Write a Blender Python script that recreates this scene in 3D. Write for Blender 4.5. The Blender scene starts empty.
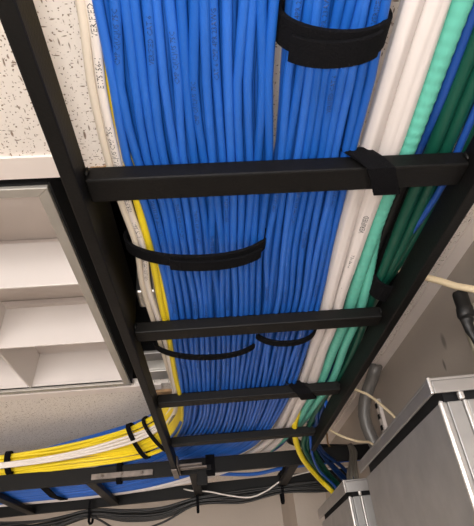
import bpy, bmesh, math, random
from mathutils import Vector, Matrix, noise
random.seed(7)
SC = bpy.context.scene
COL = SC.collection
K = 0.25                      # one layout unit = 0.25 m (camera height below the runway)
CAMZ = 2.30
def P(x, y, z): return Vector((K*x, K*y, CAMZ + K*z))

# ------------------------------------------------------------------ camera
cam_d = bpy.data.cameras.new('camera')
cam = bpy.data.objects.new('camera', cam_d); COL.objects.link(cam)
cam_d.sensor_fit = 'HORIZONTAL'; cam_d.sensor_width = 36.0
cam_d.lens = 36.0*480.0/474.0
cam_d.clip_start = 0.01
W = Matrix(((0.99571321, 0.05691349, -0.07291131),
            (-0.02732425, -0.57210151, -0.81972754),
            (-0.08836623, 0.81820579, -0.56809392)))     # rows: world axes seen by the camera
cam.matrix_world = Matrix.Translation((0, 0, CAMZ)) @ W.to_4x4()
SC.camera = cam

# ------------------------------------------------------------------ world, lights, exposure
SC.view_settings.view_transform = 'Standard'
SC.view_settings.look = 'None'
SC.view_settings.gamma = 1.0
SC.view_settings.use_curve_mapping = False
SC.view_settings.exposure = 0.0
wd = bpy.data.worlds.new('world'); SC.world = wd; wd.use_nodes = True
wd.node_tree.nodes['Background'].inputs[0].default_value = (0.9, 0.85, 0.8, 1)
wd.node_tree.nodes['Background'].inputs[1].default_value = 0.05

def area(name, loc, rot, sx, sy, power, col=(1, 0.93, 0.86)):
    d = bpy.data.lights.new(name, 'AREA'); d.shape = 'RECTANGLE'; d.size = sx; d.size_y = sy
    d.energy = power; d.color = col
    o = bpy.data.objects.new(name, d); COL.objects.link(o); o.location = loc; o.rotation_euler = rot
    return o
area('ceiling_lamp_light', P(-3.4, -6.0, 1.5), (0, 0, 0), 0.9, 1.1, 55)
area('added_fill_light', P(-3.5, -9.7, -2.5), (math.radians(97), 0, 0), 2.2, 1.3, 72, (1, 0.95, 0.92))  # unseen fill lamp added to brighten the upright faces
fl = bpy.data.lights.new('camera_flash', 'POINT'); fl.energy = 3.0; fl.shadow_soft_size = 0.012; fl.color = (1, 0.95, 0.9)
flo = bpy.data.objects.new('camera_flash', fl); COL.objects.link(flo); flo.location = P(-0.06, -0.03, 0.0)

# ------------------------------------------------------------------ materials
def mat(name, col, rough=0.5, metal=0.0, spec=0.5, bump=0.0, bscale=50, var=0.0, vscale=20, coat=0.0, stretch=None):
    m = bpy.data.materials.new(name); m.use_nodes = True
    nt = m.node_tree; b = nt.nodes['Principled BSDF']
    b.inputs['Base Color'].default_value = (*col, 1); b.inputs['Roughness'].default_value = rough
    b.inputs['Metallic'].default_value = metal; b.inputs['Specular IOR Level'].default_value = spec
    b.inputs['Coat Weight'].default_value = coat
    tc = nt.nodes.new('ShaderNodeTexCoord')
    src = tc.outputs['Object']
    if stretch:
        mp = nt.nodes.new('ShaderNodeMapping'); mp.inputs['Scale'].default_value = stretch
        nt.links.new(src, mp.inputs[0]); src = mp.outputs[0]
    if var > 0:
        n = nt.nodes.new('ShaderNodeTexNoise'); n.inputs['Scale'].default_value = vscale; n.inputs['Detail'].default_value = 4
        nt.links.new(src, n.inputs['Vector'])
        r = nt.nodes.new('ShaderNodeMapRange'); r.inputs[1].default_value = 0.3; r.inputs[2].default_value = 0.7
        r.inputs[3].default_value = 1-var; r.inputs[4].default_value = 1+var
        nt.links.new(n.outputs[0], r.inputs[0])
        mx = nt.nodes.new('ShaderNodeVectorMath'); mx.operation = 'SCALE'; mx.inputs[0].default_value = col
        nt.links.new(r.outputs[0], mx.inputs['Scale']); nt.links.new(mx.outputs[0], b.inputs['Base Color'])
    if bump > 0:
        n = nt.nodes.new('ShaderNodeTexNoise'); n.inputs['Scale'].default_value = bscale; n.inputs['Detail'].default_value = 5
        nt.links.new(src, n.inputs['Vector'])
        bp = nt.nodes.new('ShaderNodeBump'); bp.inputs['Strength'].default_value = bump; bp.inputs['Distance'].default_value = 0.002
        nt.links.new(n.outputs[0], bp.inputs['Height']); nt.links.new(bp.outputs[0], b.inputs['Normal'])
    return m

M = {}
M['blue'] = [mat('blue_jacket', (0.010+0.006*i, 0.105+0.015*i, 0.47+0.045*i), 0.38, var=0.06, vscale=30) for i in range(3)]
M['yellow'] = mat('yellow_jacket', (0.85, 0.66, 0.02), 0.4, var=0.05)
M['cream'] = mat('cream_jacket', (0.74, 0.66, 0.55), 0.5, var=0.05)
M['white'] = mat('white_jacket', (0.80, 0.74, 0.69), 0.45, var=0.05)
M['sleeve'] = mat('white_sleeve', (0.74, 0.69, 0.67), 0.5, bump=0.5, bscale=30, var=0.05, stretch=(1, 0.15, 1))
M['teal'] = mat('teal_duct', (0.13, 0.52, 0.41), 0.4, var=0.05)
M['green'] = mat('green_jacket', (0.004, 0.07, 0.045), 0.4, var=0.1)
M['navy'] = mat('dark_blue_jacket', (0.012, 0.07, 0.33), 0.4, var=0.1)
M['deepblue'] = mat('deep_blue_jacket', (0.006, 0.035, 0.14), 0.4)
M['black'] = mat('black_powder_coat', (0.0045, 0.0042, 0.0040), 0.52, spec=0.22, bump=0.15, bscale=400, var=0.15, vscale=12)
M['velcro'] = mat('black_hook_loop', (0.004, 0.004, 0.005), 0.95, spec=0.12, bump=0.6, bscale=900)
M['blackcable'] = mat('black_jacket', (0.010, 0.010, 0.010), 0.5)
M['void'] = mat('void_black', (0.006, 0.006, 0.007), 0.9, var=0.3)  # even near-black, shared by deck, void panels, housing, slots and cap gap
M['print'] = mat('grey_print', (0.05, 0.05, 0.055), 0.6)
M['bprint'] = mat('dark_blue_print', (0.012, 0.03, 0.12), 0.6)
M['alu'] = mat('satin_steel', (0.44, 0.43, 0.425), 0.45, metal=0.85, bump=0.05, bscale=300, var=0.08, vscale=25)
M['panel'] = mat('brushed_panel', (0.38, 0.375, 0.37), 0.46, metal=0.55, var=0.10, vscale=28)
M['edge'] = mat('steel_edge_highlight', (0.72, 0.70, 0.68), 0.25, metal=0.6)  # lighter than the panels: reflected highlight put into the edge colour
M['trim'] = mat('white_painted_steel', (0.88, 0.80, 0.75), 0.5)
M['frame'] = mat('fixture_frame_metal', (0.52, 0.50, 0.46), 0.4, metal=0.5, var=0.08)
M['louver'] = mat('louver_white_enamel', (0.76, 0.71, 0.68), 0.35, coat=0.2)
M['reflector'] = mat('reflector_enamel', (0.85, 0.78, 0.74), 0.45)
M['conduit'] = mat('grey_conduit', (0.22, 0.21, 0.20), 0.45, metal=0.3, var=0.1)
M['tan'] = mat('tan_fibre', (0.32, 0.20, 0.10), 0.8, var=0.3, vscale=60)
M['plate'] = mat('worn_splice_plate', (0.20, 0.17, 0.15), 0.45, metal=0.3, var=0.3, vscale=60)
M['duct'] = mat('galvanised_sheet', (0.55, 0.53, 0.5), 0.3, metal=0.9)
M['floor'] = mat('grey_floor_tile', (0.42, 0.38, 0.34), 0.5, var=0.1, vscale=3)
M['greywire'] = mat('grey_wire', (0.20, 0.18, 0.15), 0.5)
M['ivory'] = mat('ivory_cord', (0.80, 0.66, 0.44), 0.5, var=0.08)
M['olive'] = mat('olive_conduit', (0.42, 0.39, 0.30), 0.5)

def wall_mat(name, col):
    m = mat(name, col, 0.75, bump=0.25, bscale=90, var=0.05, vscale=4)
    nt = m.node_tree; b = nt.nodes['Principled BSDF']
    old = b.inputs['Base Color'].links[0].from_socket
    g = nt.nodes.new('ShaderNodeNewGeometry')
    prev = old
    # scuff marks with a shape of their own on the right wall
    for (y, z, ry, rz, dark) in ((2.93, 1.29, .035, .07, .55), (3.03, 1.16, .02, .05, .45), (3.02, 1.04, .025, .04, .5), (4.6, 1.36, .1, .2, .9)):
        s = nt.nodes.new('ShaderNodeVectorMath'); s.operation = 'SUBTRACT'
        s.inputs[1].default_value = P(1.6, y, z); nt.links.new(g.outputs['Position'], s.inputs[0])
        d = nt.nodes.new('ShaderNodeVectorMath'); d.operation = 'MULTIPLY'
        d.inputs[1].default_value = (10, 1/(K*ry), 1/(K*rz)); nt.links.new(s.outputs[0], d.inputs[0])
        l = nt.nodes.new('ShaderNodeVectorMath'); l.operation = 'LENGTH'; nt.links.new(d.outputs[0], l.inputs[0])
        r = nt.nodes.new('ShaderNodeMapRange'); r.inputs[1].default_value = 0.4; r.inputs[2].default_value = 1.0
        r.inputs[3].default_value = dark; r.inputs[4].default_value = 1
        nt.links.new(l.outputs['Value'], r.inputs[0])
        k = nt.nodes.new('ShaderNodeVectorMath'); k.operation = 'SCALE'
        nt.links.new(prev, k.inputs[0]); nt.links.new(r.outputs[0], k.inputs['Scale']); prev = k.outputs[0]
    nt.links.new(prev, b.inputs['Base Color'])
    return m
M['wall'] = wall_mat('beige_wall_paint', (0.47, 0.415, 0.365))

def ceiling_mat():
    m = bpy.data.materials.new('fissured_ceiling_tile'); m.use_nodes = True
    nt = m.node_tree; b = nt.nodes['Principled BSDF']; b.inputs['Roughness'].default_value = 0.9
    b.inputs['Specular IOR Level'].default_value = 0.2
    tc = nt.nodes.new('ShaderNodeTexCoord')
    def pits(scale, stretch, rot, lo, hi):
        mp = nt.nodes.new('ShaderNodeMapping'); mp.inputs['Scale'].default_value = stretch; mp.inputs['Rotation'].default_value = (0, 0, rot)
        nt.links.new(tc.outputs['Object'], mp.inputs[0])
        nz = nt.nodes.new('ShaderNodeTexNoise'); nz.inputs['Scale'].default_value = 60; nt.links.new(mp.outputs[0], nz.inputs['Vector'])
        ad = nt.nodes.new('ShaderNodeVectorMath'); ad.operation = 'MULTIPLY_ADD'; ad.inputs[1].default_value = (.012, .012, 0)
        nt.links.new(nz.outputs['Color'], ad.inputs[0]); nt.links.new(mp.outputs[0], ad.inputs[2])
        v = nt.nodes.new('ShaderNodeTexVoronoi'); v.inputs['Scale'].default_value = scale; v.voronoi_dimensions = '2D'
        nt.links.new(ad.outputs[0], v.inputs['Vector'])
        # random cell keeps only some of the pits
        sp = nt.nodes.new('ShaderNodeSeparateColor'); nt.links.new(v.outputs['Color'], sp.inputs[0])
        th = nt.nodes.new('ShaderNodeMath'); th.operation = 'MULTIPLY'; th.inputs[1].default_value = hi
        nt.links.new(sp.outputs[0], th.inputs[0])
        sb = nt.nodes.new('ShaderNodeMath'); sb.operation = 'SUBTRACT'; nt.links.new(v.outputs['Distance'], sb.inputs[0]); nt.links.new(th.outputs[0], sb.inputs[1])
        r = nt.nodes.new('ShaderNodeMapRange'); r.inputs[1].default_value = -0.06; r.inputs[2].default_value = 0.02
        r.inputs[3].default_value = 0; r.inputs[4].default_value = 1; nt.links.new(sb.outputs[0], r.inputs[0])
        return r.outputs[0]
    a = pits(230, (1, 1, 1), 0.3, 0, 0.21)
    c = pits(95, (1.8, 0.5, 1), 0.6, 0, 0.14)
    d = pits(90, (0.5, 1.9, 1), 0.5, 0, 0.14)
    m1 = nt.nodes.new('ShaderNodeMath'); m1.operation = 'MINIMUM'; nt.links.new(a, m1.inputs[0]); nt.links.new(c, m1.inputs[1])
    m2 = nt.nodes.new('ShaderNodeMath'); m2.operation = 'MINIMUM'; nt.links.new(m1.outputs[0], m2.inputs[0]); nt.links.new(d, m2.inputs[1])
    mix = nt.nodes.new('ShaderNodeMix'); mix.data_type = 'RGBA'
    mix.inputs[6].default_value = (0.30, 0.23, 0.18, 1); mix.inputs[7].default_value = (0.90, 0.84, 0.78, 1)
    nt.links.new(m2.outputs[0], mix.inputs[0]); nt.links.new(mix.outputs[2], b.inputs['Base Color'])
    n2 = nt.nodes.new('ShaderNodeTexNoise'); n2.inputs['Scale'].default_value = 160; n2.inputs['Detail'].default_value = 6
    nt.links.new(tc.outputs['Object'], n2.inputs['Vector'])
    mm = nt.nodes.new('ShaderNodeMath'); mm.operation = 'MULTIPLY_ADD'; mm.inputs[1].default_value = 0.6
    nt.links.new(n2.outputs[0], mm.inputs[0]); nt.links.new(m2.outputs[0], mm.inputs[2])
    bp = nt.nodes.new('ShaderNodeBump'); bp.inputs['Strength'].default_value = 0.5; bp.inputs['Distance'].default_value = 0.001
    nt.links.new(mm.outputs[0], bp.inputs['Height']); nt.links.new(bp.outputs[0], b.inputs['Normal'])
    return m
M['tile'] = ceiling_mat()

# ------------------------------------------------------------------ mesh helpers
def link(name, verts, faces, m, parent=None, smooth=False, bevel=0.0):
    me = bpy.data.meshes.new(name)
    me.from_pydata([tuple(v) for v in verts], [], faces); me.update()
    bm = bmesh.new(); bm.from_mesh(me); bmesh.ops.recalc_face_normals(bm, faces=bm.faces); bm.to_mesh(me); bm.free()
    me.materials.append(m)
    if smooth:
        for p in me.polygons: p.use_smooth = True
    o = bpy.data.objects.new(name, me); COL.objects.link(o)
    if parent is not None:
        o.parent = parent
        o.matrix_parent_inverse = Matrix.Translation(-Vector(parent.location))
    if bevel > 0:
        md = o.modifiers.new('bevel', 'BEVEL'); md.width = bevel; md.segments = 2; md.limit_method = 'ANGLE'
    return o
def tag(o, label=None, cat=None, group=None, kind=None):
    if label: o['label'] = label
    if cat: o['category'] = cat
    if group: o['group'] = group
    if kind: o['kind'] = kind
    return o
def empty(name, loc, label, cat, group=None):
    o = bpy.data.objects.new(name, None); o.empty_display_size = 0.02; COL.objects.link(o); o.location = loc
    return tag(o, label, cat, group)
BF = [(0, 3, 2, 1), (4, 5, 6, 7), (0, 1, 5, 4), (1, 2, 6, 5), (2, 3, 7, 6), (3, 0, 4, 7)]
def boxv(x0, x1, y0, y1, z0, z1):
    return [P(x0, y0, z0), P(x1, y0, z0), P(x1, y1, z0), P(x0, y1, z0), P(x0, y0, z1), P(x1, y0, z1), P(x1, y1, z1), P(x0, y1, z1)]
def boxes(name, bl, m, parent=None, bevel=0.0):
    V, F = [], []
    for b in bl:
        n = len(V); V += boxv(*b) if len(b) == 6 else b; F += [tuple(n+i for i in f) for f in BF]
    return link(name, V, F, m, parent, bevel=bevel)
def catmull(pts, step=0.06):
    pts = [Vector(p) for p in pts]
    if len(pts) == 2: pts = [pts[0], pts[0].lerp(pts[1], .5), pts[1]]
    q = [pts[0]*2-pts[1]] + pts + [pts[-1]*2-pts[-2]]
    out = []
    for i in range(1, len(q)-2):
        p0, p1, p2, p3 = q[i-1:i+3]
        n = max(2, int((p2-p1).length/step))
        # centripetal parametrisation keeps uneven stations smooth
        t0 = 0; t1 = t0+max((p1-p0).length, 1e-6)**.5; t2 = t1+max((p2-p1).length, 1e-6)**.5; t3 = t2+max((p3-p2).length, 1e-6)**.5
        for j in range(n):
            t = t1+(t2-t1)*j/n
            A1 = p0*((t1-t)/(t1-t0))+p1*((t-t0)/(t1-t0)); A2 = p1*((t2-t)/(t2-t1))+p2*((t-t1)/(t2-t1)); A3 = p2*((t3-t)/(t3-t2))+p3*((t-t2)/(t3-t2))
            B1 = A1*((t2-t)/(t2-t0))+A2*((t-t0)/(t2-t0)); B2 = A2*((t3-t)/(t3-t1))+A3*((t-t1)/(t3-t1))
            out.append(B1*((t2-t)/(t2-t1))+B2*((t-t1)/(t2-t1)))
    out.append(pts[-1]); return out
def frames(c):
    n = len(c); out = []
    for i in range(n):
        t = (c[min(i+1, n-1)]-c[max(i-1, 0)]).normalized()
        s = t.cross(Vector((0, 0, 1)))
        if s.length < 1e-3: s = Vector((1, 0, 0))
        s.normalize(); u = s.cross(t).normalized()
        out.append((t, s, u))
    return out
def tube(name, pts, r, m, parent=None, seg=12, step=0.06, rf=None):
    """pts in layout units; r in layout units; rf(distance, angle) multiplies the radius"""
    c = catmull(pts, step); fr = frames(c); V, F = [], []; d = 0
    for i, p in enumerate(c):
        if i: d += (p-c[i-1]).length
        t, s, u = fr[i]
        for j in range(seg):
            a = 2*math.pi*j/seg; rr = r*(rf(d, a) if rf else 1)
            q = p+s*(math.cos(a)*rr)+u*(math.sin(a)*rr); V.append(P(*q))
    for i in range(len(c)-1):
        for j in range(seg):
            F.append((i*seg+j, i*seg+(j+1) % seg, (i+1)*seg+(j+1) % seg, (i+1)*seg+j))
    F.append(tuple(range(seg))); F.append(tuple((len(c)-1)*seg+j for j in range(seg)))
    o = link(name, V, F, m, parent, smooth=True)
    return o
def strap_mesh(name, path, wdir, width, m, parent=None, th=0.012, closed=True, step=0.03):
    """ribbon along path (units); thickness outwards from the loop's middle"""
    pts = [Vector(p) for p in path]
    if closed: pts = pts+[pts[0]]
    c = []
    for i in range(len(pts)-1):
        n = max(1, int((pts[i+1]-pts[i]).length/step))
        for j in range(n): c.append(pts[i].lerp(pts[i+1], j/n))
    if not closed: c.append(pts[-1])
    mid = sum(c, Vector())/len(c); w = Vector(wdir).normalized(); V, F = [], []; n = len(c)
    for i, p in enumerate(c):
        t = (c[(i+1) % n if closed else min(i+1, n-1)]-c[(i-1) % n if closed else max(i-1, 0)])
        o = t.cross(w).normalized()
        if o.dot(p-mid) < 0: o = -o
        for a, b in ((-.5, 0), (.5, 0), (.5, 1), (-.5, 1)):
            V.append(P(*(p+w*(a*width)+o*(b*th))))
    for i in range(n if closed else n-1):
        k = (i+1) % n
        for j in range(4): F.append((i*4+j, i*4+(j+1) % 4, k*4+(j+1) % 4, k*4+j))
    if not closed: F += [(0, 1, 2, 3), ((n-1)*4, (n-1)*4+1, (n-1)*4+2, (n-1)*4+3)]
    return link(name, V, F, m, parent, smooth=False, bevel=0.0006)
def loop(x0, x1, zb, zt, yfun, n=40, bulge=0.0, pw=2.6):
    out = []; cx = (x0+x1)/2; cz = (zb+zt)/2
    for i in range(n):
        a = 2*math.pi*i/n; ca, sa = math.cos(a), math.sin(a)
        x = cx+(x1-x0)/2*math.copysign(abs(ca)**(2/pw), ca); z = cz+(zt-zb)/2*math.copysign(abs(sa)**(2/pw), sa)
        if z < cz: z -= bulge*(1-((x-cx)/((x1-x0)/2))**2)
        out.append((x, yfun(x), z))
    return out
FONT = None
def cable_print(name, text, pts, r, start, size, m, parent, reverse=True, ang=-math.pi/2):
    """small printing wrapped onto the underside of a cable"""
    cu = bpy.data.curves.new('print', 'FONT'); cu.body = text; cu.size = size; cu.resolution_u = 1
    to = bpy.data.objects.new('print', cu); COL.objects.link(to)
    dg = bpy.context.evaluated_depsgraph_get(); me = bpy.data.meshes.new_from_object(to.evaluated_get(dg))
    bpy.data.objects.remove(to)
    if not me.vertices: return None
    ys = [v.co.y for v in me.vertices]; ym = (min(ys)+max(ys))/2; xm = max(v.co.x for v in me.vertices)
    c = catmull(pts, 0.05); fr = frames(c); D = [0]
    for i in range(1, len(c)): D.append(D[-1]+(c[i]-c[i-1]).length)
    V = []
    for v in me.vertices:
        s = start+(xm-v.co.x if reverse else v.co.x); w = (v.co.y-ym)*(1 if reverse else -1)
        s = max(0, min(D[-1]-1e-4, s)); i = max(j for j in range(len(D)) if D[j] <= s); i = min(i, len(c)-2)
        f = (s-D[i])/(D[i+1]-D[i]); p = c[i].lerp(c[i+1], f); t, sd, u = fr[i]
        a = ang-w/r; rr = r*1.03+0.0004
        V.append(P(*(p+sd*(math.cos(a)*rr)+u*(math.sin(a)*rr))))
    F = [tuple(p.vertices) for p in me.polygons]
    return link(name, V, F, m, parent)
ORD = ['first', 'second', 'third', 'fourth', 'fifth', 'sixth', 'seventh', 'eighth', 'ninth', 'tenth', 'eleventh', 'twelfth', 'thirteenth', 'fourteenth', 'fifteenth', 'sixteenth', 'seventeenth', 'eighteenth', 'nineteenth', 'twentieth']

# ------------------------------------------------------------------ the room
CZ = 1.6                                                  # ceiling height (units above the camera)
OY0, OY1, OX1 = 1.55, 4.10, 1.44                          # missing-tile opening
FX0, FX1, FY0, FY1 = -3.12, -0.674, 1.603, 4.05           # light fixture
boxes('ceiling', [(-14, 1.6, -10, OY0, CZ, CZ+.06), (-14, 1.6, OY1, 9.2, CZ, CZ+.06), (-14, -3.2, OY0, OY1, CZ, CZ+.06), (OX1, 1.6, OY0, OY1, CZ, CZ+.06)], M['tile'])['kind'] = 'structure'
boxes('trim_1', [(1.505, 1.599, -10, 7.6, CZ-.012, CZ-.001)], M['trim'])['kind'] = 'structure'
boxes('trim_2', [(-3.3, -0.50, OY0-.125, OY0-.004, CZ-.014, CZ-.001), (-3.3, -0.50, OY0-.075, OY0-.05, CZ-.001, CZ+.15)], M['trim'])['kind'] = 'structure'
boxes('trim_3', [(-3.3, -.42, OY1+.0, OY1+.11, CZ-.014, CZ-.001)], M['trim'])['kind'] = 'structure'
boxes('wall_right', [(1.6, 1.9, -10, 9.2, -9.2, CZ+2.5)], M['wall'])['kind'] = 'structure'
boxes('wall_back', [(-14, 1.6, 9.2, 9.5, -9.2, CZ+2.5)], M['wall'])['kind'] = 'structure'
boxes('wall_pillar', [(1.13, 1.599, 7.6, 9.199, -9.2, CZ-.002)], M['wall'])['kind'] = 'structure'
boxes('wall_left', [(-14.3, -14, -10, 9.5, -9.2, CZ+2.5)], M['wall'])['kind'] = 'structure'
boxes('wall_front', [(-14, 1.6, -10.3, -10, -9.2, CZ+2.5)], M['wall'])['kind'] = 'structure'
boxes('floor', [(-14.3, 1.9, -10.3, 9.5, -9.5, -9.2)], M['floor'])['kind'] = 'structure'
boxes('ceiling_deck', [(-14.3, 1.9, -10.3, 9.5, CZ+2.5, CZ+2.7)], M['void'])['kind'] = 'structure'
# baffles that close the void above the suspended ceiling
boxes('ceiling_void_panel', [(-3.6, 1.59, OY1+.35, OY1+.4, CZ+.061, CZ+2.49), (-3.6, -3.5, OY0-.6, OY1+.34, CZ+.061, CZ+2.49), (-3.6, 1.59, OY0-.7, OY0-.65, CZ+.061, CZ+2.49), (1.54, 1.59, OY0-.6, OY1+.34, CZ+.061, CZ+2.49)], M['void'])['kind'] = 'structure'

# crumbled tile edge beside the first rung
def crumbs():
    V, F = [], []
    for i in range(46):
        x = random.uniform(-.46, -.33); y = OY0+random.uniform(-.045, .012); z = CZ-.006+random.uniform(-.008, .006); s = random.uniform(.005, .014)
        n = len(V)
        for q in boxv(-s, s, -s, s, -s*.6, s*.6):
            d = q-P(0, 0, 0); V.append(P(x, y, z)+d*random.uniform(.6, 1.3))
        F += [tuple(n+k for k in f) for f in BF]
    o = link('tile_crumbs', V, F, M['tan'])
    tag(o, 'ragged tan crumbs along the broken ceiling tile edge above the nearest rung', 'tile debris', kind='stuff')
crumbs()

# ------------------------------------------------------------------ recessed light fixture
lf = empty('troffer_light', P(-1.9, 2.83, CZ), 'unlit recessed square ceiling light with deep white louver grid', 'ceiling light')
boxes('housing', [(FX0-.012, FX0-.001, FY0-.01, FY1+.01, CZ, CZ+.56), (FX1+.001, FX1+.012, FY0-.01, FY1+.01, CZ, CZ+.56), (FX0, FX1, FY0-.012, FY0-.001, CZ, CZ+.56), (FX0, FX1, FY1+.001, FY1+.012, CZ, CZ+.56)], M['void'], lf)
boxes('reflector', [(FX0, FX1, FY0, FY1, CZ+.52, CZ+.55), (FX0, FX0+.02, FY0, FY1, CZ+.02, CZ+.52), (FX1-.02, FX1, FY0, FY1, CZ+.02, CZ+.52),
                  (FX0+.02, FX1-.02, FY0, FY0+.02, CZ+.02, CZ+.52), (FX0+.02, FX1-.02, FY1-.02, FY1, CZ+.02, CZ+.52)], M['reflector'], lf)
fw = .055
def mitre(name, a, b, c, d):     # four-cornered profile with a folded lip
    V = [P(*a), P(*b), P(*c), P(*d)]; V += [v+Vector((0, 0, K*.035)) for v in V]
    return link(name, V, BF, M['frame'], lf, bevel=0.001)
z = CZ-.02
mitre('frame_side', (FX1, FY0, z), (FX1, FY1, z), (FX1-fw, FY1-fw, z), (FX1-fw, FY0+fw, z))
mitre('frame_side', (FX0, FY0, z), (FX0, FY1, z), (FX0+fw, FY1-fw, z), (FX0+fw, FY0+fw, z))
mitre('frame_side', (FX0, FY0, z), (FX1, FY0, z), (FX1-fw, FY0+fw, z), (FX0+fw, FY0+fw, z))
mitre('frame_side', (FX0, FY1, z), (FX1, FY1, z), (FX1-fw, FY1-fw, z), (FX0+fw, FY1-fw, z))
ix0, ix1, iy0, iy1 = FX0+fw, FX1-fw, FY0+fw, FY1-fw
for k in (1, 2):
    y = iy0+(iy1-iy0)*k/3
    V = [P(ix0, y-.008, CZ), P(ix1, y-.008, CZ), P(ix1, y+.008, CZ), P(ix0, y+.008, CZ), P(ix0, y-.035, CZ+.31), P(ix1, y-.035, CZ+.31), P(ix1, y+.035, CZ+.31), P(ix0, y+.035, CZ+.31)]
    link('louver_blade', V, BF, M['louver'], lf, bevel=.0008)
for k in (1, 2):
    x = ix1-(ix1-ix0)*k/3
    for j in range(3):
        y0 = iy0+(iy1-iy0)*j/3+(.04 if j else .0); y1 = iy0+(iy1-iy0)*(j+1)/3-(.04 if j < 2 else .0)
        yb0, yb1 = y0-(.03 if j else 0), y1+(.03 if j < 2 else 0)
        V = [P(x-.008, yb0, CZ), P(x+.008, yb0, CZ), P(x+.008, yb1, CZ), P(x-.008, yb1, CZ), P(x-.035, y0, CZ+.31), P(x+.035, y0, CZ+.31), P(x+.035, y1, CZ+.31), P(x-.035, y1, CZ+.31)]
        link('louver_blade', V, BF, M['louver'], lf, bevel=.0008)
# side skirts of the cells
boxes('louver_skirt', [(ix0, ix1, iy0-.012, iy0, CZ, CZ+.31), (ix0, ix1, iy1, iy1+.012, CZ, CZ+.31), (ix0-.012, ix0, iy0, iy1, CZ, CZ+.31), (ix1, ix1+.012, iy0, iy1, CZ, CZ+.31)], M['louver'], lf)
for k in range(3):
    y = iy0+(iy1-iy0)*(k+.32)/3
    boxes('lamp_cover', [(ix0+.02, ix1-.02, y-.06, y+.06, CZ+.47, CZ+.515)], M['reflector'], lf, bevel=.002)
tube('latch_screw', [(-.92, FY0+.22, CZ+.455), (-.92, FY0+.22, CZ+.47)], .016, M['frame'], lf, seg=10)

# sheet-metal things inside the open ceiling
boxes('metal_duct', [(-.50, -.24, 3.05, 3.28, CZ+.30, CZ+.55)], M['duct'], bevel=.004)
tag(bpy.data.objects['metal_duct'], 'small shiny sheet metal duct end inside the dark ceiling opening', 'duct')
cb = boxes('ceiling_channel', [(-.53, -.26, 3.78, 3.96, CZ-.02, CZ+.0), (-.53, -.26, 3.94, 3.96, CZ, CZ+.12), (-.53, -.26, 3.78, 3.80, CZ, CZ+.12)], M['frame'], bevel=.001)
tag(cb, 'grey metal grid channel crossing the ceiling opening behind the runway', 'ceiling channel')
boxes('tile_offcut', [(-.50, -.26, 4.24, 4.6, CZ-.03, CZ-.003)], M['tan'], bevel=.002)
tag(bpy.data.objects['tile_offcut'], 'brown raw edged tile scrap at the far lip of the ceiling opening', 'tile scrap')
boxes('fixture_tube', [(-.50, -.28, 3.52, 3.66, CZ+.02, CZ+.05)], M['conduit'], bevel=.002)
tag(bpy.data.objects['fixture_tube'], 'dark grey flat bar just in front of the ceiling channel', 'metal bar')

# ------------------------------------------------------------------ main cable runway
SH, ST = .113, .0415
XL, XR = -.360, .863
RB = .943
ROY = [.992-.955*2, .992-.955, .992, 1.945, 2.890, 3.843]
rw = empty('cable_runway', P(.27, 1.5, 1.0), 'black ladder cable runway running away overhead, carrying the blue bundles', 'cable runway')
boxes('side_rail', [(XL, XL+ST, -1.2, 4.44, RB, RB+SH)], M['black'], rw, bevel=.0012)
boxes('side_rail', [(XR-ST, XR, -1.2, 4.30, RB, RB+SH)], M['black'], rw, bevel=.0012)
for y in ROY:
    boxes('rung', [(XL+ST+.001, XR-ST-.001, y, y+.092, .999, 1.0555)], M['black'], rw, bevel=.0016)
def weld(x, y):
    V, F = [], []
    bm = bmesh.new(); bmesh.ops.create_icosphere(bm, subdivisions=2, radius=1)
    for v in bm.verts: V.append(P(x+v.co.x*.007, y+v.co.y*.008, 1.030+v.co.z*.018))
    F = [tuple(v.index for v in f.verts) for f in bm.faces]; bm.free()
    return V, F
for y in ROY[2:]:
    V, F = weld(XL+ST+.006, y-.006); link('weld_bead', V, F, M['black'], rw, smooth=True)
    V, F = weld(XR-ST-.006, y-.006); link('weld_bead', V, F, M['black'], rw, smooth=True)
    V, F = weld(XL+ST+.006, y+.094); link('weld_bead', V, F, M['black'], rw, smooth=True)
a, b = XL+.012, XL+ST-.004
boxes('side_plate', [[P(a, 1.04, 1.057), P(b, 1.04, 1.057), P(b, 2.0, 1.057), P(a, 2.0, 1.057), P(a, 1.19, 1.23), P(b, 1.19, 1.23), P(b, 2.0, 1.23), P(a, 2.0, 1.23)]], M['black'], rw, bevel=.001)
boxes('end_bracket', [(XL-.004, XL+ST+.004, 4.40, 4.77, .93, .942), (XL+ST+.001, XL+.30, 4.62, 4.70, .985, 1.00), (XL+ST+.001, XL+.26, 4.50, 4.55, .985, 1.00), (XL+ST+.002, XL+ST+.016, 4.36, 4.775, .96, 1.04)], M['plate'], rw, bevel=.001)

# ------------------------------------------------------------------ cross runway
cr = empty('cable_runway', P(-1, 5.4, 1.0), 'black ladder cable runway crossing left to right at the far end', 'cable runway')
CZ0, CZ1 = .965, 1.10
boxes('side_rail', [(-5.5, 1.57, 4.78, 4.824, CZ0, CZ1)], M['black'], cr, bevel=.0012)
V = [P(-5.5, 6.42, CZ0-.0), P(1.57, 5.86, CZ0), P(1.57, 5.904, CZ0), P(-5.5, 6.464, CZ0), P(-5.5, 6.42, CZ1), P(1.57, 5.86, CZ1), P(1.57, 5.904, CZ1), P(-5.5, 6.464, CZ1)]
link('side_rail', V, BF, M['black'], cr, bevel=.0012)
for i, x in enumerate((-4.0, -3.05, -2.13, -1.18, -.23, .72)):
    ye = 5.86+(1.57-x)*.079
    boxes('rung', [(x, x+.088, 4.826, ye-.005, CZ0, CZ0+.05)], M['black'], cr, bevel=.0012)
boxes('splice_plate', [(-1.12, -.56, 4.755, 4.779, .985, 1.035)], M['plate'], cr, bevel=.001)
for x in (-1.02, -.84, -.66):
    tube('bolt', [(x, 4.74, 1.01), (x, 4.756, 1.01)], .012, M['plate'], cr, seg=8)

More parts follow.
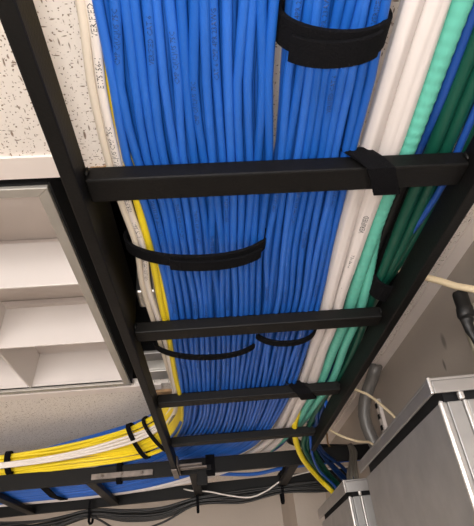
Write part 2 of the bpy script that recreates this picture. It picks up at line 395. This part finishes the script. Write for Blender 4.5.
# ------------------------------------------------------------------ blue bundles
def cableset(name, rowsL, rowsR, count, layers, r, mats, lab, labup, grp, cat, printed=(), wob=.0065):
    n = len(rowsL); out = []
    for L in range(layers):
        cnt = count if L % 2 == 0 else count-1
        for k in range(cnt):
            u = (k+.5+(0 if L % 2 == 0 else .5))/count
            ph = random.uniform(0, 100); jz = random.uniform(-.003, .005); pts = []
            for i in range(n):
                a, b = Vector(rowsL[i]), Vector(rowsR[i])
                p = a.lerp(b, u); side = (b-a).normalized()
                p += side*(noise.noise((ph, i*.8, L*3.1))*wob*2.2)
                p.z += r+(L*r*1.9+(r*.45 if L else 0))+jz+noise.noise((ph+9, i*.9, 0))*.007
                pts.append(p)
            m = random.choice(mats) if isinstance(mats, list) else mats
            o = tube(name, pts, r, m, seg=12, step=.09)
            if L == 0: tag(o, lab(k), cat, grp)
            else: tag(o, labup, cat, grp+' upper rows')
            if L == 0 and k in printed:
                st = 1.55+random.uniform(0, .35)
                for q in range(4):
                    cable_print('printed_text', random.choice(['CAT 6 CMP 4PR 23AWG', 'VERIFIED CAT 6', 'CMP C(UL)US 75C']), pts, r, st+q*.62, .017, M['bprint'], o)
            out.append(o)
    return out
Z0 = 1.058
sY = [-1.15, -.3, .53, .73, .98, 1.15, 1.45, 1.82, 2.29, 2.78, 3.30]
BLl = [(-.215, -1.15), (-.207, -.3), (-.200, .53), (-.210, .73), (-.212, .98), (-.186, 1.17), (-.170, 1.45), (-.168, 1.82), (-.173, 2.29), (-.180, 2.78), (-.205, 3.30)]
BLr = [(.200, -1.15), (.195, -.3), (.203, .53), (.209, .73), (.226, .98), (.236, 1.15), (.236, 1.45), (.254, 1.82), (.262, 2.29), (.261, 2.78), (.255, 3.35)]
BRl = [(.225, -1.15), (.225, -.3), (.230, .53), (.237, .73), (.243, .98), (.241, 1.15), (.240, 1.45), (.257, 1.82), (.264, 2.29), (.263, 2.78), (.257, 3.35)]
BRr = [(.455, -1.15), (.458, -.3), (.461, .53), (.467, .73), (.483, .98), (.488, 1.15), (.509, 1.45), (.533, 1.82), (.540, 2.29), (.545, 2.80), (.515, 3.37)]
def up(rows, tail, sag=.008):
    out = []
    for (x, y) in rows:
        d = min(abs(y+.0-(q+.044)) for q in ROY)
        out.append((x, y, Z0-sag*min(1, d/.35)))
    return out+tail
BL_L = up(BLl, [(-.30, 3.84, 1.075), (-.43, 4.26, 1.10), (-.62, 4.70, 1.125), (-.95, 4.98, 1.105), (-1.6, 5.10, 1.045), (-3.0, 5.12, 1.025), (-5.4, 5.12, 1.025)])
MID = [(.205, 4.00, 1.065), (.09, 4.45, 1.10), (-.14, 4.86, 1.115), (-.52, 5.20, 1.09), (-1.2, 5.40, 1.035), (-3.0, 5.48, 1.025), (-5.4, 5.5, 1.025)]
BL_R = up(BLr, MID)
BR_L = up(BRl, [(x+.006, y+.012, z) for x, y, z in MID])
BR_R = up(BRr, [(.455, 4.03, 1.06), (.37, 4.50, 1.09), (.19, 4.98, 1.115), (-.16, 5.42, 1.09), (-.8, 5.66, 1.035), (-2.2, 5.74, 1.025), (-5.4, 5.78, 1.025)])
cableset('blue_network_cable', BL_L, BL_R, 16, 3, .0126, M['blue'],
         lambda k: ('blue network cable, %s from the left edge of the wide left blue bundle' % ORD[k]) if k < 8 else ('blue network cable in the wide left bundle, %s from its right edge' % ORD[15-k]),
         'blue network cable glimpsed between the bottom row of the wide left bundle', 'blue cables of the wide left bundle', 'cable', printed=(1, 4, 6, 8, 10))
cableset('blue_network_cable', BR_L, BR_R, 10, 3, .0127, M['blue'],
         lambda k: ('blue network cable, %s from the left edge of the narrow right blue bundle' % ORD[k]) if k < 5 else ('blue network cable in the narrow right bundle, %s from its right edge' % ORD[9-k]),
         'blue network cable glimpsed between the bottom row of the narrow right bundle', 'blue cables of the narrow right bundle', 'cable', printed=(0, 3, 5, 8))
for i in range(5):      # blue cables heaped behind the yellow ones on the left turn
    o = tube('blue_network_cable', [(-.16+.02*i, 2.2, 1.17+.01*i), (-.19, 3.1, 1.18+.012*i), (-.36, 3.85, 1.25+.018*i), (-.66, 4.55, 1.34+.02*i), (-1.10, 4.95, 1.385+.017*i), (-1.7, 5.05, 1.31+.014*i), (-2.6, 5.15, 1.14+.012*i), (-5.4, 5.2, 1.12)], .0135, M['blue'][i % 3])
    tag(o, 'blue network cable heaped behind the yellow cables where they turn left', 'cable', 'blue cables behind the yellow turn')

# ------------------------------------------------------------------ cables along the left edge
PW = [(-.25, -1.1, 1.078), (-.215, -.2, 1.078), (-.206, .52, 1.075), (-.214, .63, 1.075), (-.225, .74, 1.075), (-.229, .92, 1.073), (-.229, 1.05, 1.072), (-.225, 1.2, 1.072), (-.208, 1.42, 1.07), (-.225, 1.67, 1.073), (-.208, 2.07, 1.072), (-.205, 2.6, 1.074), (-.215, 3.1, 1.078), (-.29, 3.7, 1.17), (-.47, 4.2, 1.22), (-.80, 4.50, 1.225), (-1.5, 4.68, 1.185), (-2.6, 4.74, 1.17), (-5.4, 4.8, 1.17)]
pw = tube('white_network_cable', PW, .0125, M['white'], step=.05)
tag(pw, 'cream white cable with grey printing along the left edge of the blue cables', 'cable')
for q, s in enumerate(('VERIFIED CAT 5E', 'E175156-1', 'C(UL)US CMP 75C', 'VERIFIED CAT 5E', 'E175156-1', 'C(UL)US CMP 75C')):
    cable_print('printed_text', s, PW, .0125, 1.56+q*.20, .020, M['print'], pw)
o = tube('white_network_cable', [(-.29, -1.1, 1.074), (-.235, -.2, 1.074), (-.226, .52, 1.072), (-.247, .72, 1.072), (-.254, .95, 1.07), (-.249, 1.15, 1.07), (-.232, 1.40, 1.068), (-.247, 1.66, 1.07), (-.235, 2.05, 1.072), (-.226, 2.6, 1.09), (-.226, 3.1, 1.12), (-.30, 3.7, 1.20), (-.48, 4.2, 1.24), (-.82, 4.53, 1.225), (-1.5, 4.72, 1.21), (-2.6, 4.77, 1.19), (-5.4, 4.78, 1.19)], .011, M['cream'])
tag(o, 'plain cream cable, outermost on the left side of the runway', 'cable')
o = tube('grey_network_cable', [(-.20, 1.15, 1.12), (-.19, 1.42, 1.10), (-.197, 1.75, 1.075), (-.19, 2.1, 1.085), (-.2, 3.1, 1.11), (-.29, 3.7, 1.16), (-.46, 4.25, 1.21), (-.78, 4.60, 1.235), (-1.5, 4.76, 1.22), (-5.4, 4.8, 1.2)], .011, M['greywire'])
tag(o, 'grey cable showing between the white and yellow cables near the second rung', 'cable')
NY = 13
for i in range(NY):
    u = i/(NY-1); zz = 1.20-.135*u; j = lambda s: random.uniform(-s, s)
    lo = i >= NY-4
    zt = max(zz, 1.098)+.02*(1-u)
    pts = [(-.200+.008*(i % 2), -.6, zt), (-.200+.006*(i % 2), .5, zt), (-.207+.006*(i % 2), .75, zt), (-.205+.006*(i % 2), 1.0, zt), (-.195+.012*(i % 2), 1.2, zz+.004), (-.184+.012*(i % 3)*.7, 1.45, zz), (-.184+.014*(i % 2), 1.8, zz), (-.178+.012*(i % 3)*.7, 2.15, zz),
           (-.186+.016*(i % 2), 2.6, zz), (-.21+.025*u, 3.1, zz+.005-.02*u), (-.315+.07*u, 3.62+.12*u, 1.25-.165*u), (-.52+.10*u, 4.12+.22*u, 1.305-.215*u), (-.86+.10*u, 4.50+.16*u, 1.315-.20*u), (-1.38+j(.05), 4.67+.07*u, 1.275-(.165 if lo else .11)*u), (-2.1, 4.72+(.13 if lo else .05)*u, 1.24-(.125 if lo else .08)*u), (-3.1, 4.74+(.11 if lo else .05)*u, 1.235-(.12 if lo else .07)*u), (-5.4, 4.75+(.1 if lo else .05)*u, 1.235-(.12 if lo else .07)*u)]
    pts = [(x+j(.003), y+(j(.02) if y > 3.4 else 0), z+(j(.008) if y > 3.4 else 0)) for x, y, z in pts]
    o = tube('yellow_network_cable', pts, .0135, M['yellow'])
    tag(o, ('thin yellow cable, %s from the bottom of the yellow sweep at the left' % ORD[NY-1-i]) if i > 5 else ('thin yellow cable, %s from the top of the yellow sweep at the left' % ORD[i]), 'cable', 'yellow cables on the left side')
for i in range(3):
    o = tube('white_network_cable', [(-.215, 2.9, 1.10+.02*i), (-.275-.01*i, 3.62, 1.17+.022*i), (-.46-.01*i, 4.14, 1.20+.022*i), (-.76, 4.43, 1.19+.03*i), (-1.3, 4.61, 1.16+.02*i), (-2.1, 4.70, 1.145+.014*i), (-5.4, 4.73, 1.14+.014*i)], .0125, M['white'])
    tag(o, 'white cable, %s of three sweeping left among the yellow cables' % ('lowest', 'middle', 'highest')[i], 'cable', 'white cables among the yellow')

# ------------------------------------------------------------------ white sleeves, teal ducts, greens
def folds(ph):
    return lambda d, a: 1.05+.13*math.sin(2*a+d*3.1+ph)+.07*math.sin(3*a-d*2.6+ph)+.045*math.sin(7*a+d*4+ph)+.05*noise.noise((d*3.2, a*.8, ph))
def ridges(pitch, amp):
    return lambda d, a: 1+amp*math.sin(2*math.pi*d/pitch+a*.0)
def zed(pts, z): return [(x, y, z) for x, y in pts]
W1 = zed([(.49, -1.1), (.505, -.2), (.517, .55), (.530, 1.0), (.532, 1.19), (.562, 1.84), (.578, 2.13), (.585, 2.42), (.597, 2.95), (.572, 3.35)], 1.088)+[(.545, 3.98, 1.10), (.47, 4.66, 1.14), (.24, 5.22, 1.15), (-.2, 5.62, 1.12), (-.9, 5.82, 1.07), (-2.4, 5.90, 1.06), (-5.4, 5.95, 1.06)]
W2 = zed([(.545, -1.1), (.56, -.2), (.578, .555), (.594, 1.0), (.594, 1.19), (.622, 1.85), (.645, 2.14), (.646, 2.43), (.657, 2.96), (.632, 3.35)], 1.088)+[(.62, 4.0, 1.10), (.575, 4.70, 1.14), (.37, 5.30, 1.15), (-.1, 5.73, 1.12), (-.8, 5.90, 1.08), (-2.4, 5.98, 1.07), (-5.4, 6.04, 1.07)]
o1 = tube('white_sleeved_cable', W1, .0285, M['sleeve'], seg=28, step=.035, rf=folds(0))
tag(o1, 'fat white wrapped cable bundle right beside the narrow blue bundle', 'cable')
o2 = tube('white_sleeved_cable', W2, .0285, M['sleeve'], seg=28, step=.035, rf=folds(2))
tag(o2, 'fat white wrapped cable bundle with black printing beside the teal duct', 'cable')
for q in range(5):
    cable_print('printed_text', ('CAT 6 CMP', 'VERIFIED', 'E175156')[q % 3], W2, .031, 2.14+q*.24, .026, M['print'], o2, ang=-math.pi/2-.25)
T1 = [(.61, -1.1, 1.09), (.625, -.2, 1.09), (.639, .56, 1.09), (.655, 1.0, 1.09), (.652, 1.2, 1.09), (.684, 1.85, 1.09), (.704, 2.15, 1.09), (.708, 2.44, 1.09), (.722, 2.97, 1.09), (.700, 3.40, 1.09), (.69, 4.1, 1.12), (.62, 4.8, 1.17), (.40, 5.5, 1.18), (-.1, 5.85, 1.16), (-.8, 5.94, 1.12), (-5.4, 6.1, 1.12)]
T2 = [(.62, -1.1, 1.15), (.63, -.2, 1.15), (.64, .56, 1.15), (.655, .98, 1.15), (.672, 1.3, 1.14), (.730, 1.83, 1.085), (.757, 2.12, 1.085), (.763, 2.41, 1.085), (.790, 2.93, 1.085), (.765, 3.37, 1.09), (.76, 4.0, 1.14), (.68, 4.8, 1.21), (.45, 5.5, 1.22), (-.05, 5.88, 1.2), (-.8, 5.98, 1.16), (-5.4, 6.14, 1.15)]
o = tube('teal_innerduct', T1, .0265, M['teal'], seg=18, step=.008, rf=ridges(.036, .032)); tag(o, 'thick ribbed teal duct lying against the white wrapped bundles', 'cable duct')
o = tube('teal_innerduct', T2, .0225, M['teal'], seg=18, step=.008, rf=ridges(.033, .035)); tag(o, 'thinner ribbed teal duct on the right of the thick one', 'cable duct')
# greens
Gp = [(.66, -1.0, 1.10), (.70, .1, 1.10), (.722, .66, 1.10), (.738, 1.01, 1.09), (.752, 1.35, 1.09), (.768, 1.65, 1.085), (.778, 1.84, 1.085), (.825, 2.42, 1.085), (.835, 2.75, 1.085), (.80, 3.30, 1.085), (.775, 3.90, 1.055), (.756, 4.128, .99), (.842, 4.429, .94), (1.0, 4.84, .88), (1.13, 5.03, .79), (1.17, 4.94, .72), (1.18, 4.90, .645)]
G2 = [(.70, -1.0, 1.10), (.745, .1, 1.10), (.765, .66, 1.10), (.782, 1.01, 1.09), (.798, 1.35, 1.09), (.803, 1.65, 1.09), (.803, 1.86, 1.10), (.836, 2.42, 1.125), (.840, 2.75, 1.12), (.82, 3.30, 1.11), (.80, 3.94, 1.07), (.796, 4.16, 1.01), (.886, 4.46, .955), (1.04, 4.87, .89), (1.17, 5.06, .80), (1.22, 5.0, .72), (1.23, 4.96, .645)]
G3 = [(.74, -1.0, 1.10), (.785, .1, 1.10), (.81, .66, 1.10), (.833, 1.01, 1.09), (.842, 1.30, 1.09), (.838, 1.65, 1.105), (.838, 1.88, 1.13), (.845, 2.42, 1.16), (.845, 2.75, 1.16), (.84, 3.30, 1.14), (.83, 3.97, 1.09), (.83, 4.2, 1.04), (.925, 4.50, .98), (1.08, 4.90, .91), (1.21, 5.1, .82), (1.27, 5.07, .72), (1.28, 5.04, .645)]
for g, lb in ((Gp, 'dark green cable, leftmost of the three green ones by the right rail'), (G2, 'dark green cable, middle of the three green ones by the right rail'), (G3, 'dark green cable nearest the right rail of the runway')):
    o = tube('green_cable', g, .021, M['green'], seg=14); tag(o, lb, 'cable', 'dark green cables by the right rail')
o = tube('blue_network_cable', [(.68, -.8, 1.14), (.765, .3, 1.11), (.800, .75, 1.085), (.809, 1.01, 1.068), (.818, 1.15, 1.066), (.808, 1.4, 1.08), (.80, 1.7, 1.13), (.82, 2.4, 1.17), (.80, 3.3, 1.13), (.80, 3.9, 1.08), (.83, 4.2, .95), (.95, 4.6, .86), (1.12, 4.85, .76), (1.16, 4.8, .645)], .0115, M['blue'][0])
o.data.materials[0] = M['navy']; tag(o, 'single blue cable squeezed between the dark green cables', 'cable')
o = tube('blue_network_cable', [(.64, -.6, 1.14), (.675, .2, 1.13), (.688, .60, 1.105), (.70, .84, 1.10), (.715, 1.0, 1.12), (.73, 1.3, 1.15), (.74, 2.2, 1.16), (.77, 3.3, 1.16), (.74, 4.2, 1.18), (.6, 5.2, 1.2), (.1, 5.8, 1.24)], .014, M['navy'])
tag(o, 'dark blue cable just right of the thick teal duct at the top', 'cable')
o = tube('yellow_cable', [(.70, 2.9, 1.15), (.69, 3.4, 1.14), (.655, 3.78, 1.075), (.665, 3.93, 1.04), (.70, 4.12, .985), (.782, 4.40, .93), (.912, 4.70, .87), (1.04, 4.92, .80), (1.10, 4.90, .72), (1.115, 4.86, .645)], .023, M['yellow'], seg=14)
tag(o, 'thick yellow cable dropping through the runway onto the far metal cabinet', 'cable')
for i, (dx, dy) in enumerate(((0, 0), (.05, .05), (.1, .0))):
    o = tube('dark_blue_cable', [(.80+dx*.3, 3.2, 1.15), (.80+dx*.3, 3.62+dy, 1.06), (.815+dx*.3, 3.72+dy, 1.045), (.83+dx*.2, 4.1, 1.07), (.98+dx*.3, 4.55+dy, 1.0), (1.16+dx, 4.95+dy, .93), (1.30+dx, 5.1+dy, .8), (1.32+dx, 5.05+dy, .645)], .017, M['deepblue'])
    tag(o, 'dark blue cable hanging behind the green drop, %s one' % ('left', 'middle', 'right')[i], 'cable', 'dark blue cables behind the green drop')
for i in range(3):  # black tubes added to stand in for the shade in this gap
    o = tube('black_cable', [(.645+.05*i, -1.0, 1.15), (.68+.05*i, .1, 1.15), (.70+.05*i, .66, 1.15), (.72+.05*i, 1.01, 1.15), (.735+.05*i, 1.5, 1.15), (.75+.04*i, 2.1, 1.16), (.78+.03*i, 3.0, 1.18), (.77+.03*i, 4.0, 1.22), (.80+.04*i, 5.0, 1.22), (1.5, 5.3+.05*i, 1.2)], .021, M['blackcable'])  # added filler standing in for shade, not a cable run
    tag(o, 'added black strand standing in for the shade between the teal ducts and green cables', 'cable', 'black gap fillers above the green ones')
# slack blue loop below the third rung
o = tube('patch_cable', [(.80, 3.3, 1.12), (.842, 3.42, 1.04), (.855, 3.62, 1.0), (.845, 3.82, 1.0), (.82, 3.92, 1.05), (.80, 3.97, 1.12)], .016, M['blue'][0])
tag(o, 'short slack loop of blue cable sagging just past the third rung', 'cable')

# ------------------------------------------------------------------ hook and loop straps
def strap(pts, wdir, width, label, flap=None, th=.012, group='black hook and loop straps'):
    o = strap_mesh('cable_strap', pts, wdir, width, M['velcro'], th=th)
    tag(o, label, 'strap', group)
    if flap: strap_mesh('strap_end', flap, wdir, width*.9, M['velcro'], o, th=th*.8, closed=False)
    return o
lp = loop(.216, .462, 1.034, 1.150, lambda x: .602+.04*(x-.34), bulge=.03)
low = sorted([p for p in lp if p[2] < 1.06], key=lambda p: p[0])
strap(lp, (0, 1, 0), .072, 'wide black strap with folded end around the narrow blue bundle, before the nearest rung',
      flap=[(x, y+.012-.10*(x-.34), z-.016) for x, y, z in low[1:-2]], th=.014)
lp = loop(-.262, .238, 1.030, 1.150, lambda x: 1.40+.05*(x+.01), bulge=.035)
low = sorted([p for p in lp if p[2] < 1.06], key=lambda p: p[0])
strap(lp, (0, 1, 0), .062, 'black strap bulging under the wide blue bundle between first and second rungs', flap=[(x, y+.015+.03*x, z-.014) for x, y, z in low[int(len(low)*.35):]])
strap(loop(-.258, .256, 1.030, 1.150, lambda x: 2.25+.12*(x), bulge=.03), (0, 1, 0), .05, 'thin black strap under the wide blue bundle beyond the second rung')
strap(loop(.246, .550, 1.030, 1.150, lambda x: 2.17+.05*(x-.4), bulge=.022), (0, 1, 0), .05, 'thin black strap under the narrow blue bundle beyond the second rung')
def rung_strap(y, x0, x1, label, w=.085):
    a = [(x0, y-.012, 1.066), (x0+(x1-x0)*.3, y-.014, 1.02), (x0+(x1-x0)*.5, y-.010, .992), (x1-(x1-x0)*.1, y+.098, .992), (x1, y+.104, 1.03), (x1, y+.10, 1.056), ((x0+x1)/2, y+.04, 1.056)]
    o = strap(a, (1, 0, 0), w, label, th=.010)
rung_strap(ROY[2], .475, .60, 'black strap wrapped over the nearest rung beside the white bundles')
rung_strap(ROY[4], .53, .64, 'black strap wrapped around the third rung by the white bundles', .10)
strap(loop(.745, .868, 1.044, 1.19, lambda x: 1.80+.5*(x-.8), n=24), (0, 1, 0), .12, 'black strap squeezing the green cables together before the second rung')
for A_, B_, dr, w_, lb in (((-.52, 4.12, 1.305), (-.42, 4.34, 1.09), (-.5, .87, 0), .05, 'black strap around the yellow sweep, right beside the runway rail'),
                       ((-.70, 4.33, 1.31), (-.60, 4.51, 1.10), (-.75, .62, 0), .05, 'black strap around the yellow sweep, second from the runway rail'),
                       ((-1.87, 4.70, 1.25), (-1.87, 4.77, 1.135), (-1, .05, 0), .055, 'black strap around the yellow and white cables at the far left')):
    A_, B_ = Vector(A_), Vector(B_); mid = (A_+B_)/2; ax = (B_-A_)/2; d = Vector(dr).normalized()
    ax = ax-d*ax.dot(d); mn = ax.cross(d).normalized()*.042; ax = ax*(1+.026/ax.length)
    strap([tuple(mid+ax*math.cos(2*math.pi*i/26)+mn*math.sin(2*math.pi*i/26)) for i in range(26)], d, w_, lb)
for x, lb, wd_ in ((-.03, 'black strap hanging over the far runway side rail, directly below the blue cables', .085), (-.87, 'black strap tied round the far runway rail under the yellow cables', .05)):
    pts = [(x, 4.768, 1.112), (x, 4.766, .955), (x, 4.80, .945), (x, 4.834, .955), (x, 4.836, 1.112)]
    strap(pts, (1, 0, 0), wd_, lb, th=.01)
br = boxes('hanging_bracket', [(-.16, -.06, 4.764, 4.778, .86, 1.04), (-.20, -.02, 4.75, 4.764, .985, 1.03)], M['black'], bevel=.001)
tag(br, 'short black metal tab hanging below the far runway rail at its centre', 'bracket')
for x, lb in ((-1.62, 'black tie around blue cables between the far runway rails at the left'), (.73, 'black tie around blue cable right of centre on the far runway')):
    strap([(x, 5.0, 1.02), (x, 5.35, .99), (x, 5.75, 1.02), (x, 5.75, 1.12), (x, 5.0, 1.12)] if x < 0 else [(x, 5.1, 1.03), (x, 5.4, 1.01), (x, 5.4, 1.09), (x, 5.1, 1.09)], (1, 0, 0), .07, lb)

# blue cable going right on the cross runway
for i in range(3):
    o = tube('blue_network_cable', [(.0, 5.7+.03*i, 1.14), (.42, 5.55+.03*i, 1.07), (.72, 5.25+.03*i, 1.045), (1.0, 5.1+.03*i, 1.03), (1.5, 5.05+.03*i, 1.03)], .0135, M['blue'][i])
    tag(o, 'blue cable heading right between the far runway rails', 'cable', 'blue cables heading right on the far runway')

# ------------------------------------------------------------------ black cables slung under the far rail
for i in range(13):
    j = lambda s: random.uniform(-s, s); ex = .10 if i == 12 else .0
    yb = lambda x: 5.84+(1.57-x)*.079+.02
    pts = []
    for x, s in ((-5.4, .93), (-3.6, .90), (-2.6, .88), (-2.2, .85), (-1.8, .86), (-1.40, .905), (-1.0, .86), (-.6, .85), (-.20, .915), (.3, .93), (.75, .945), (1.2, .955), (1.56, .96)):
        tie = x in (-1.40, -.20, .75)
        pts.append((x, yb(x)+.05*(i % 3)-.05, s+.035-(.012 if tie else .018)*(i//2)+j(.003 if tie else .010)-(ex if (x == -1.0 or x == -2.2) else 0)-(.05 if ex and x in (-.6,) else 0)))
    o = tube('black_cable', pts, .0115, M['blackcable'])
    tag(o, 'black cable sagging lowest in loops under the far runway' if ex else 'black cable slung in the loose bundle under the far runway rail', 'cable', None if ex else 'black cables under the far runway')
for x, lb in ((-1.40, 'thin black tie holding the hanging black cables at the left'), (-.20, 'thin black tie holding the hanging black cables at the centre'), (.75, 'thin black tie holding the hanging black cables at the right')):
    y = 5.84+(1.57-x)*.079
    strap([(x, y-.07, 1.11), (x, y-.09, .95), (x, y-.07, .82), (x, y+.0, .80), (x, y+.09, .83), (x, y+.13, .95), (x, y+.13, 1.11)], (1, 0, 0), .028, lb, th=.008, group='thin black ties under the far runway')
o = tube('white_wire', [(-.35, 5.95, 1.05), (-.25, 5.88, 1.01), (-.09, 5.84, .985), (.15, 5.82, .92), (.39, 5.81, .88), (.6, 5.80, .94), (.75, 5.79, 1.02), (.99, 5.78, 1.07), (1.35, 5.76, 1.09), (1.56, 5.74, 1.09)], .008, M['white'])
tag(o, 'thin white wire drooping in front of the hanging black cables', 'wire')

# ------------------------------------------------------------------ metal cabinets on the right wall
def cabinet(ox, oy, ang, L, D, top, bot, cap_h, label, lip=.030, seam=.09):
    root = empty('metal_cabinet', P(ox, oy, top), label, 'cabinet', 'metal cabinets by the right wall')
    R = Matrix.Rotation(ang, 3, 'Z')
    def bx(name, b, m, bev=.0, par=None):
        V = []
        for v in boxv(*b):
            d = v-P(0, 0, 0); d = R @ d; V.append(P(ox, oy, 0)+d)
        return link(name, V, BF, m, par or root, bevel=bev)
    # rain cap with folded lip, then body set back under it
    bx('cap', (0, D, 0, L, top-.012, top), M['alu'], .0008)
    bx('cap_skirt', (0, .012, 0, L, top-cap_h, top-.0125), M['alu'], .0008)
    bx('cap_skirt', (.0125, D, 0, .012, top-cap_h, top-.0125), M['alu'], .0008)
    bx('corner_fold', (-.004, .010, -.004, .008, top-cap_h-.002, top+.002), M['edge'], .001)
    bx('body', (lip+.03, D, lip+.03, L-.01, bot, top-cap_h-.028), M['panel'], .0025)
    bx('gap_shade', (lip+.035, D-.01, lip+.035, L-.02, top-cap_h-.027, top-.0125), M['void'])  # black block standing in for the shade under the cap
    bx('front_panel', (lip, lip+.029, lip, L-.03, bot, top-cap_h-.028), M['panel'], .0015)
    bx('corner_highlight', (lip-.006, lip+.016, lip-.008, lip+.012, bot, top-cap_h-.022), M['edge'], .003)  # bright strip, the corner's highlight put into its colour
    bx('side_seam', (lip+seam, lip+seam+.016, lip-.010, lip+.029, bot, top-cap_h-.028), M['edge'], .001)
    bx('side_door', (lip+seam+.018, D, lip-.004, lip+.029, bot, top-cap_h-.028), M['panel'], .001)
    bx('side_panel', (lip+.03, lip+seam-.002, lip, lip+.029, bot, top-cap_h-.028), M['panel'], .001)
    bx('hinge_pin', (lip+seam-.012, lip+seam+.012, lip-.015, lip+.01, top-cap_h-.026, top-cap_h+.008), M['edge'], .002)
    return root
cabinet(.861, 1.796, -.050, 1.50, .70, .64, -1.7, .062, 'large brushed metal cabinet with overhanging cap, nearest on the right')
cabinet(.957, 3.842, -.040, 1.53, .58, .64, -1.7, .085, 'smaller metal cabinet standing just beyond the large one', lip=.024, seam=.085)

# grey wires falling into the gap between the cabinets
for i in range(9):
    a = random.uniform(-.03, .03); b = random.uniform(-.03, .03)
    o = tube('grey_wire', [(1.27+a*.5, 4.6+b, 1.06), (1.23+a, 4.40+b, .95), (1.15+a, 4.2+b, .82), (1.07+a*1.5, 4.0+b, .70), (1.05+a*1.5, 3.95+b, .645)], .010, M['greywire'], seg=8)
    tag(o, 'thin grey wire in the bunch dropping between the two metal cabinets', 'wire', 'grey wires between the cabinets')
# ------------------------------------------------------------------ conduits, cords and fittings by the right wall
o = tube('wall_conduit', [(1.50, 4.0, 1.58), (1.46, 4.12, 1.48), (1.40, 4.22, 1.36), (1.37, 4.28, 1.22), (1.40, 4.32, 1.05), (1.46, 4.32, .85), (1.47, 4.32, .5)], .055, M['conduit'], seg=18)
tag(o, 'fat grey flexible conduit bending down the wall behind the large cabinet', 'conduit')
o = tube('ivory_cord', [(1.0, 2.25, 1.44), (1.128, 2.20, 1.40), (1.189, 2.174, 1.35), (1.259, 2.124, 1.28), (1.315, 2.09, 1.222), (1.36, 2.04, 1.17), (1.45, 2.0, 1.10), (1.55, 1.98, 1.05)], .019, M['ivory'], seg=12)
tag(o, 'thick ivory cord running from the runway rail to the right edge', 'cord')
o = tube('ivory_cord', [(1.06, 3.55, 1.24), (1.18, 3.50, 1.16), (1.26, 3.46, 1.05), (1.34, 3.42, .9), (1.36, 3.4, .645)], .010, M['ivory'], seg=8)
tag(o, 'thin ivory cord slanting down to the large cabinet in front of the conduit', 'cord')
o = tube('ivory_cord', [(.95, 4.1, 1.13), (1.02, 4.15, 1.08), (1.12, 4.15, 1.02), (1.22, 4.12, .97), (1.28, 3.95, .9), (1.28, 3.9, .66)], .010, M['ivory'], seg=8)
tag(o, 'thin ivory cord crossing in front of the far runway, right of the main rail', 'cord')
o = tube('brown_cord', [(1.2, 5.3, 1.55), (1.22, 5.2, 1.35), (1.19, 5.1, 1.2), (1.21, 5.05, 1.12)], .010, M['tan'], seg=8)
tag(o, 'brown cord hanging behind the end of the runway', 'cord')
pl = boxes('strut_channel', [(1.56, 1.595, 4.38, 4.46, .85, 1.40)], M['trim'], bevel=.001)
tag(pl, 'narrow pale perforated metal strip on the wall beside the fat conduit', 'metal strip')
for k in range(5):
    boxes('slot', [(1.543, 1.551, 4.39, 4.43, .92+.1*k, .96+.1*k)], M['void'], pl)
# black plug hanging from the ivory cord
pb = empty('power_plug', P(1.32, 2.16, 1.1), 'black plug and cable boot hanging from the thick ivory cord', 'plug')
def lathe(name, prof, m, parent, seg=14, sy=.8):
    V, F = [], []
    for (r, x, y, z) in prof:
        for j in range(seg):
            a = 2*math.pi*j/seg; V.append(P(x+math.cos(a)*r, y+math.sin(a)*r*sy, z))
    for i in range(len(prof)-1):
        for j in range(seg): F.append((i*seg+j, i*seg+(j+1) % seg, (i+1)*seg+(j+1) % seg, (i+1)*seg+j))
    F.append(tuple(range(seg))); F.append(tuple((len(prof)-1)*seg+j for j in range(seg)))
    return link(name, V, F, m, parent, smooth=True)
lathe('plug_body', [(.036, 1.335, 2.12, 1.20), (.040, 1.335, 2.12, 1.19), (.040, 1.335, 2.13, 1.12), (.044, 1.335, 2.13, 1.115), (.046, 1.335, 2.14, 1.075), (.037, 1.33, 2.14, 1.06)], M['blackcable'], pb)
lathe('plug_boot', [(.036, 1.33, 2.14, 1.062), (.034, 1.33, 2.14, 1.04), (.028, 1.33, 2.15, 1.03), (.026, 1.33, 2.15, .99), (.018, 1.335, 2.15, .95), (.013, 1.34, 2.16, .92)], M['blackcable'], pb)
tube('plug_cord', [(1.34, 2.16, .93), (1.345, 2.18, .85), (1.36, 2.22, .75), (1.37, 2.26, .655)], .012, M['blackcable'], pb, seg=8)
o = tube('wall_conduit', [(1.56, 2.36, 1.23), (1.51, 2.38, 1.18), (1.49, 2.38, 1.05), (1.49, 2.38, .66)], .045, M['olive'], seg=18)
tag(o, 'pale olive vertical conduit beside the black plug at the right edge', 'conduit')
# ------------------------------------------------------------------ lit ceiling lamp panel and an invented, unseen daylight source added behind the camera
em = bpy.data.materials.new('lamp_diffuser'); em.use_nodes = True
eb = em.node_tree.nodes['Principled BSDF']; eb.inputs['Emission Color'].default_value = (1, .95, .9, 1); eb.inputs['Emission Strength'].default_value = 2.5
lt = empty('ceiling_light', P(-3.4, -6.0, CZ), 'lit recessed ceiling light behind the viewer', 'ceiling light')
boxes('diffuser', [(-5.2, -1.6, -8.2, -3.8, CZ-.02, CZ-.006)], em, lt)

wn = boxes('added_window_1', [(-8.2, 1.2, -9.995, -9.96, -5.3, -5.1), (-8.2, 1.2, -9.995, -9.96, .1, .3), (-8.2, -8.0, -9.995, -9.96, -5.1, .1), (1.0, 1.2, -9.995, -9.96, -5.1, .1), (-3.6, -3.4, -9.995, -9.96, -5.1, .1)], M['trim']); wn['kind'] = 'structure'  # invented frame dressing the added fill lamp
pane_glow = bpy.data.materials.new('fill_glow_pane'); pane_glow.use_nodes = True
sb = pane_glow.node_tree.nodes['Principled BSDF']; sb.inputs['Emission Color'].default_value = (.95, .97, 1, 1); sb.inputs['Emission Strength'].default_value = 1.5
pn = boxes('added_window_2', [(-8.0, 1.0, -9.998, -9.985, -5.1, .1)], pane_glow); pn['kind'] = 'structure'  # invented glowing pane added behind the fill lamp
